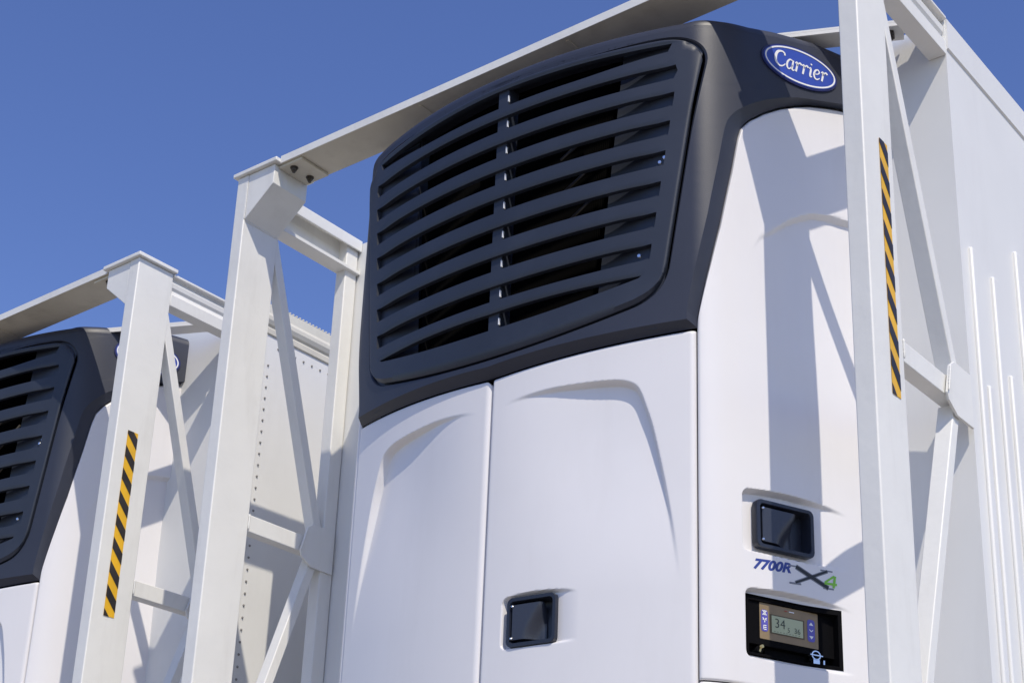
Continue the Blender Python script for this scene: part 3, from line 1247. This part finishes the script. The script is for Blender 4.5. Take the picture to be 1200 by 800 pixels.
# pale edge strip on the face of the beam
mb = MB(); mb.box(bx0, bx1, 2.7655, 2.7678, ZT - .003, ZT + .0205)
mb.build('beam_edge', M_FRAME, tb)
for x in (-2.62, -2.12):
    mb = MB()
    mb.box(x, x + .010, 2.780, 2.88, ZT - .0045, ZT - .0021)
    mb.build('weld_seam', M_BEAM, tb, bevel=0.001)
# end plates under the beam with their bolts
for (x0, x1, bx) in ((-3.157, -3.064, -3.115), (-1.552, -1.459, -1.500)):
    mb = MB(); mb.box(x0, x1, 2.775, 2.888, ZT - .011, ZT - .003)
    pl = mb.build('end_plate', M_BEAM, frame, bevel=0.001)
    for y in (2.797, 2.862):
        mb = MB()
        mb.cyl((bx, y, ZT - .011), (bx, y, ZT - .014), .0120, 18)
        mb.cyl((bx, y, ZT - .014), (bx, y, ZT - .022), .0085, 6, smooth=False)
        mb.cyl((bx, y, ZT - .022), (bx, y, ZT - .028), .005, 10)
        mb.build('bolt', M_DSTEEL, pl)


# side beams: channels
def side_beam(x0, x1, left):
    mb = MB()
    y0, y1 = 2.898, 3.2425
    z0, z1 = (2.462 if left else 2.472), ZT - .003
    if left:     # open side towards the unit
        pts = [(x0, z0), (x1 + .006, z0), (x1 + .006, z0 + .012), (x1, z0 + .012), (x1, z0 + .006), (x0 + .008, z0 + .008), (x0 + .008, z1 - .008), (x1, z1 - .008), (x1, z1 - .038), (x1 + .006, z1 - .038), (x1 + .006, z1), (x0, z1)]
        mb.prism([(p[0], p[1]) for p in pts], 1, y0, y1)
    else:
        pts = [(x0, z0), (x1, z0), (x1, z0 + .040), (x1 - .006, z0 + .046), (x1 - .010, z0 + .058), (x1 - .004, z0 + .066), (x1 - .002, z0 + .082),
               (x1 - .012, z0 + .092), (x1 - .012, z1 - .010), (x1 + .006, z1 - .008), (x1 + .006, z1), (x0, z1)]
        mb.prism([(p[0], p[1]) for p in pts], 1, y0, y1)
    mb.build('side_beam', M_FRAME, frame, bevel=0.0015)


side_beam(XL0, XL1 + .006, True)
side_beam(XR0, XR1, False)


def slant(x0, x1, p, q, w, name='diagonal_brace'):
    d = Vector((q[0] - p[0], q[1] - p[1])).normalized()
    n_ = Vector((-d.y, d.x)) * w / 2
    pts = [(p[0] + n_.x, p[1] + n_.y), (q[0] + n_.x, q[1] + n_.y), (q[0] - n_.x, q[1] - n_.y), (p[0] - n_.x, p[1] - n_.y)]
    mb = MB(); mb.prism(pts, 0, x0, x1)
    return mb.build(name, M_FRAME, frame, bevel=0.0025)


for (x0, x1) in ((XL0 + .003, XL1 - .003), (XR0 + .003, XR1 - .003)):
    slant(x0, x1, (2.885, 2.437), (3.172, 1.585), .030)
    slant(x0 + .0006, x1 - .0006, (3.165, 1.50), (2.885, .665), .030)
    slant(x0 + .001, x1 - .001, (2.898, 1.533), (3.2425, 1.537), .050, 'middle_rail')
    for xg in ((x1 + .0035),):
        mb = MB()
        mb.prism([(3.098, 1.512), (3.120, 1.585), (3.145, 1.602), (3.232, 1.602), (3.232, 1.472), (3.145, 1.472), (3.104, 1.495)], 0, xg - .001, xg + .005)
        mb.build('gusset_plate', M_FRAME, frame, bevel=0.001)
    mb = MB()
    mb.box(x0 - .002, x1 + .002, 2.898, 3.240, GZ + .02, GZ + .12)
    mb.build('bottom_rail', M_FRAME, frame, bevel=0.003)

def bead(p, q, r=.0026):
    p, q = Vector(p), Vector(q)
    d = q - p
    n = max(6, int(d.length / .0045))
    u = d.normalized().orthogonal().normalized()
    w = d.normalized().cross(u)
    mb = MB()
    vs = []
    for i in range(n + 1):
        rr = r * (0.75 + 0.35 * abs(math.sin(i * 1.57)) + random.uniform(-.12, .12))
        if i in (0, n): rr *= .3
        c_ = p + d * (i / n)
        vs += [c_ + (u * math.cos(k * 1.0472) + w * math.sin(k * 1.0472)) * rr for k in range(6)]
    mb.add(vs, [(6 * i + k, 6 * i + (k + 1) % 6, 6 * i + 6 + (k + 1) % 6, 6 * i + 6 + k) for i in range(n) for k in range(6)], 0, True)
    mb.build('weld_bead', M_FRAME, frame)


bead((XL1 + .001, YF + .004, 2.431), (XL1 + .001, 2.893, 2.431))
bead((XL1 + .0005, YF + .001, 2.434), (XL1 + .0005, YF + .001, 2.582), .0018)
bead((XL1 + .0005, 2.8985, 1.512), (XL1 + .0005, 2.8985, 1.558), .0030)
bead((XR1 + .0005, 2.8985, 1.512), (XR1 + .0005, 2.8985, 1.558), .0030)
bead((XR1 + .0085, 3.099, 1.514), (XR1 + .0065, 3.120, 1.584), .0022)
bead((XL1 + .0085, 3.099, 1.514), (XL1 + .0065, 3.120, 1.584), .0022)
bead((XR1 - .004, 2.8975, 2.475), (XR1 - .004, 2.8975, 2.56), .0026)
bead((XL1 + .001, 2.899, 2.46), (XL1 - .02, 2.899, 2.46), .0030)

# stay bar from the rear corner of the unit to the frame
mb = MB()
p, q = Vector((-1.80, 2.965)), Vector((-1.372, 3.163))
d = (q - p).normalized(); n_ = Vector((-d.y, d.x))
for (o0, o1, z0, z1) in ((0, .075, 2.552, 2.558), (0, .005, 2.542, 2.5515)):
    pts = [p + n_ * o0, q + n_ * o0, q + n_ * o1, p + n_ * o1]
    mb.prism([(t.x, t.y) for t in pts], 2, z0, z1)
stay = mb.build('stay_bar', M_FRAME, frame)
mb = MB()
e_ = q - d * .035 + n_ * .04
mb.cyl((e_.x, e_.y, 2.5515), (e_.x, e_.y, 2.536), .013, 6, smooth=False)
mb.cyl((e_.x, e_.y, 2.536), (e_.x, e_.y, 2.527), .006, 8)
mb.build('stay_bolt', M_DSTEEL, stay)
# curved clip holding the bar to the frame
mb = MB()
hk = []
for i in range(9):
    t = R(100 * i / 8)
    hk.append((0.035 * math.sin(t), 0.035 * (math.cos(t) - 1)))
pts = [(q.x + d.x * a_[0], q.y + d.y * a_[0], 2.556 + a_[1]) for a_ in hk] + [(q.x + d.x * .034, q.y + d.y * .034, 2.50)]
vs = []
for t in pts:
    vs += [(t[0] + n_.x * .006, t[1] + n_.y * .006, t[2]), (t[0] + n_.x * .055, t[1] + n_.y * .055, t[2])]
mb.add(vs, [(2 * i, 2 * i + 1, 2 * i + 3, 2 * i + 2) for i in range(len(pts) - 1)], 0, True)
clip = mb.build('stay_clip', M_FRAME, stay)

# hazard tape on the right post's outer face
mb = MB()
tz0, tz1, ty0, ty1 = 1.408, 2.013, 2.831, 2.870
xt = XR1 + .0012
mb.add([(xt, ty0, tz0), (xt, ty1, tz0), (xt, ty1, tz1), (xt, ty0, tz1)], [(0, 1, 2, 3)])
tape = mb.build('hazard_tape', M_YEL, postR)
mb = MB()
xt2 = xt + .0008
pitch, bw, lean = 0.0760, 0.037, 0.046
z = tz0 - 0.06
while z < tz1 + .05:
    # parallelogram, high at the front edge, low at the rear edge
    poly = [(ty0, z + lean), (ty0, z + lean + bw), (ty1, z + bw), (ty1, z)]
    # clip to the tape in z
    def clipz(poly, zc, keep_above):
        out = []
        for i in range(len(poly)):
            p_, q_ = poly[i], poly[(i + 1) % len(poly)]
            ip = (p_[1] >= zc) == keep_above
            iq = (q_[1] >= zc) == keep_above
            if ip: out.append(p_)
            if ip != iq:
                t = (zc - p_[1]) / (q_[1] - p_[1])
                out.append((lerp(p_[0], q_[0], t), zc))
        return out
    poly = clipz(poly, tz0, True)
    if len(poly) > 2: poly = clipz(poly, tz1, False)
    if len(poly) > 2:
        mb.add([(xt2, a_[0], a_[1]) for a_ in poly], [tuple(range(len(poly)))])
    z += pitch
mb.build('tape_stripes', M_TBLK, tape)

# ------------------------------------------------------------------ trailer
trailer = thing('trailer', (CX, 6.0, GZ),
                'white trailer body at the right edge, behind the nearer unit',
                'trailer', 'white refrigerated trailers parked side by side')


def make_trailer(tr, rivets):
    mb = MB()
    x0, x1, y0, y1, z0, z1 = -3.308, -1.3030, 3.2435, 13.4, GZ + .02, 2.575
    mb.box(x0, x1, y0, y1, z0, z1)
    if rivets:
        def riv(y, z):
            mb.cyl((x1 + .0005, y, z), (x1 + .0042, y, z), .0044, 8, r1=.0026, mi=1)
        z = 0.2
        while z < 2.40:
            riv(y0 + .082, z); z += .0400
        y = y0 + .120
        while y < 5.2:
            riv(y, 2.435); y += .040
    body = mb.build('body', [M_TRAIL, M_RIV], tr)
    # roof rail along each side
    for (s, xe) in ((1, x1), (-1, x0)):
        mb = MB()
        pr = [(0.0005, 2.470), (0.006, 2.474), (0.007, 2.492), (0.003, 2.500), (0.010, 2.506), (0.016, 2.520), (0.016, 2.534), (0.010, 2.545),
              (0.005, 2.549), (0.005, 2.582), (-0.03, 2.588), (-0.03, 2.47)]
        if not rivets:
            pr = [(0.0005, 2.490), (0.005, 2.493), (0.006, 2.578), (0.002, 2.583), (-0.03, 2.583), (-0.03, 2.49)]
        pts = [(xe + s * p_[0], p_[1]) for p_ in pr]
        mb.prism(pts, 1, y0 + .004, y1)
        if rivets and s > 0:
            y = y0 + .01
            while y < 5.2:
                mb.box(x1 - .004, x1 + .003, y, y + .006, 2.586, 2.590); y += .016
        mb.build('roof_rail', M_RAIL if rivets else M_TRAIL, tr)
    # front corner trim
    if rivets:
        mb = MB()
        mb.box(x1 - .001, x1 + .003, y0 - .003, y0 + .066, z0 + .05, 2.468)
        mb.build('corner_trim', M_TRAIL, tr, bevel=0.001)
    else:
        # flat vertical posts down the side, of uneven height
        for (y, w, zt_) in ((3.290, .030, 1.960), (3.336, .022, 1.620), (3.412, .036, 1.935), (3.478, .024, 1.700),
                            (3.575, .040, 2.080), (3.66, .026, 1.76), (3.74, .040, 2.12), (3.92, .040, 2.12)):
            mb = MB()
            mb.box(x1 - .002, x1 + .009, y, y + w, GZ + .05, zt_)
            mb.build('side_stiffener', M_TRAIL, tr, bevel=0.0045)
    return body


make_trailer(trailer, False)
t2 = thing('trailer', (CX, 6.0, GZ),
           'white trailer body behind the left unit, with rows of rivets on its side',
           'trailer', 'white refrigerated trailers parked side by side')
make_trailer(t2, True)
t2.name = 'trailer.001'

# ------------------------------------------------------------------ the second rig, on the left
YAW = R(-0.74)


def place(o, base, t, yaw=YAW, sz=1.0, sxy=1.0, piv=(-1.3, 2.8, 1.7)):
    v = Vector((base[0] - piv[0], base[1] - piv[1], 0))
    ca, sa = math.cos(yaw), math.sin(yaw)
    x = piv[0] + ca * v.x - sa * v.y + t[0]
    y = piv[1] + sa * v.x + ca * v.y + t[1]
    z = piv[2] + sz * (base[2] - piv[2]) + t[2]
    o.location = W((x, y, z))
    o.rotation_euler = (0, 0, yaw)
    o.scale = (sxy, sxy, sz)


f2 = copy_tree(frame)
tag(f2, 'white steel guard frame around the left unit, its hazard tape the lower one', 'steel frame', 'steel guard frames on trailer fronts')
place(f2, (CX, 3.0, GZ), (-2.49, .041, -.091))
f2.location.z = 0.0
f2.scale = (1, 1, 1)
f2.location.z = W((0, 0, GZ - .091)).z
for o in kids(f2):
    for ch in kids(o):
        if ch.name.startswith('hazard_tape'):
            # the left rig carries its tape a little higher and further forward
            ch.scale = (1, 1, 0.965)
            ch.location = (0, -0.030 * S, (2.013 - GZ) * S * 0.035 - 0.008)
u2 = copy_tree(unit)
tag(u2, 'white and charcoal refrigeration unit cut off by the left edge of the picture', 'refrigeration unit', 'refrigeration units mounted on trailer fronts')
# the left unit is a slightly narrower, taller build
LPIV, LT, LS = (CX, 3.0, 1.7), (-2.450, .084, -.143), (.86, .86, 1.07)
ub = (CX, 3.05, 0.35)
u2.location = W(tuple(LPIV[k] + LS[k] * (ub[k] - LPIV[k]) + LT[k] for k in range(3)))
u2.scale = LS
for ch in kids(u2):
    if ch.name.startswith('oval_badge'):
        # the left unit wears the larger badge
        cc = sum((v.co for v in ch.data.vertices), Vector()) / len(ch.data.vertices)
        ch.scale = (1.16, 1.16, 1.02)
        ch.location = (cc.x * -.16, cc.y * -.16, cc.z * -.02)
# the nearer unit sits a hand's breadth proud of its frame
unit.scale = (.98, .98, .98)
unit.location = W((CX * .98, 3.05 * .98, 0.35 * .98))
place(t2, (CX, 6.0, GZ), (-2.49, .045, -.02))

bpy.context.view_layer.update()
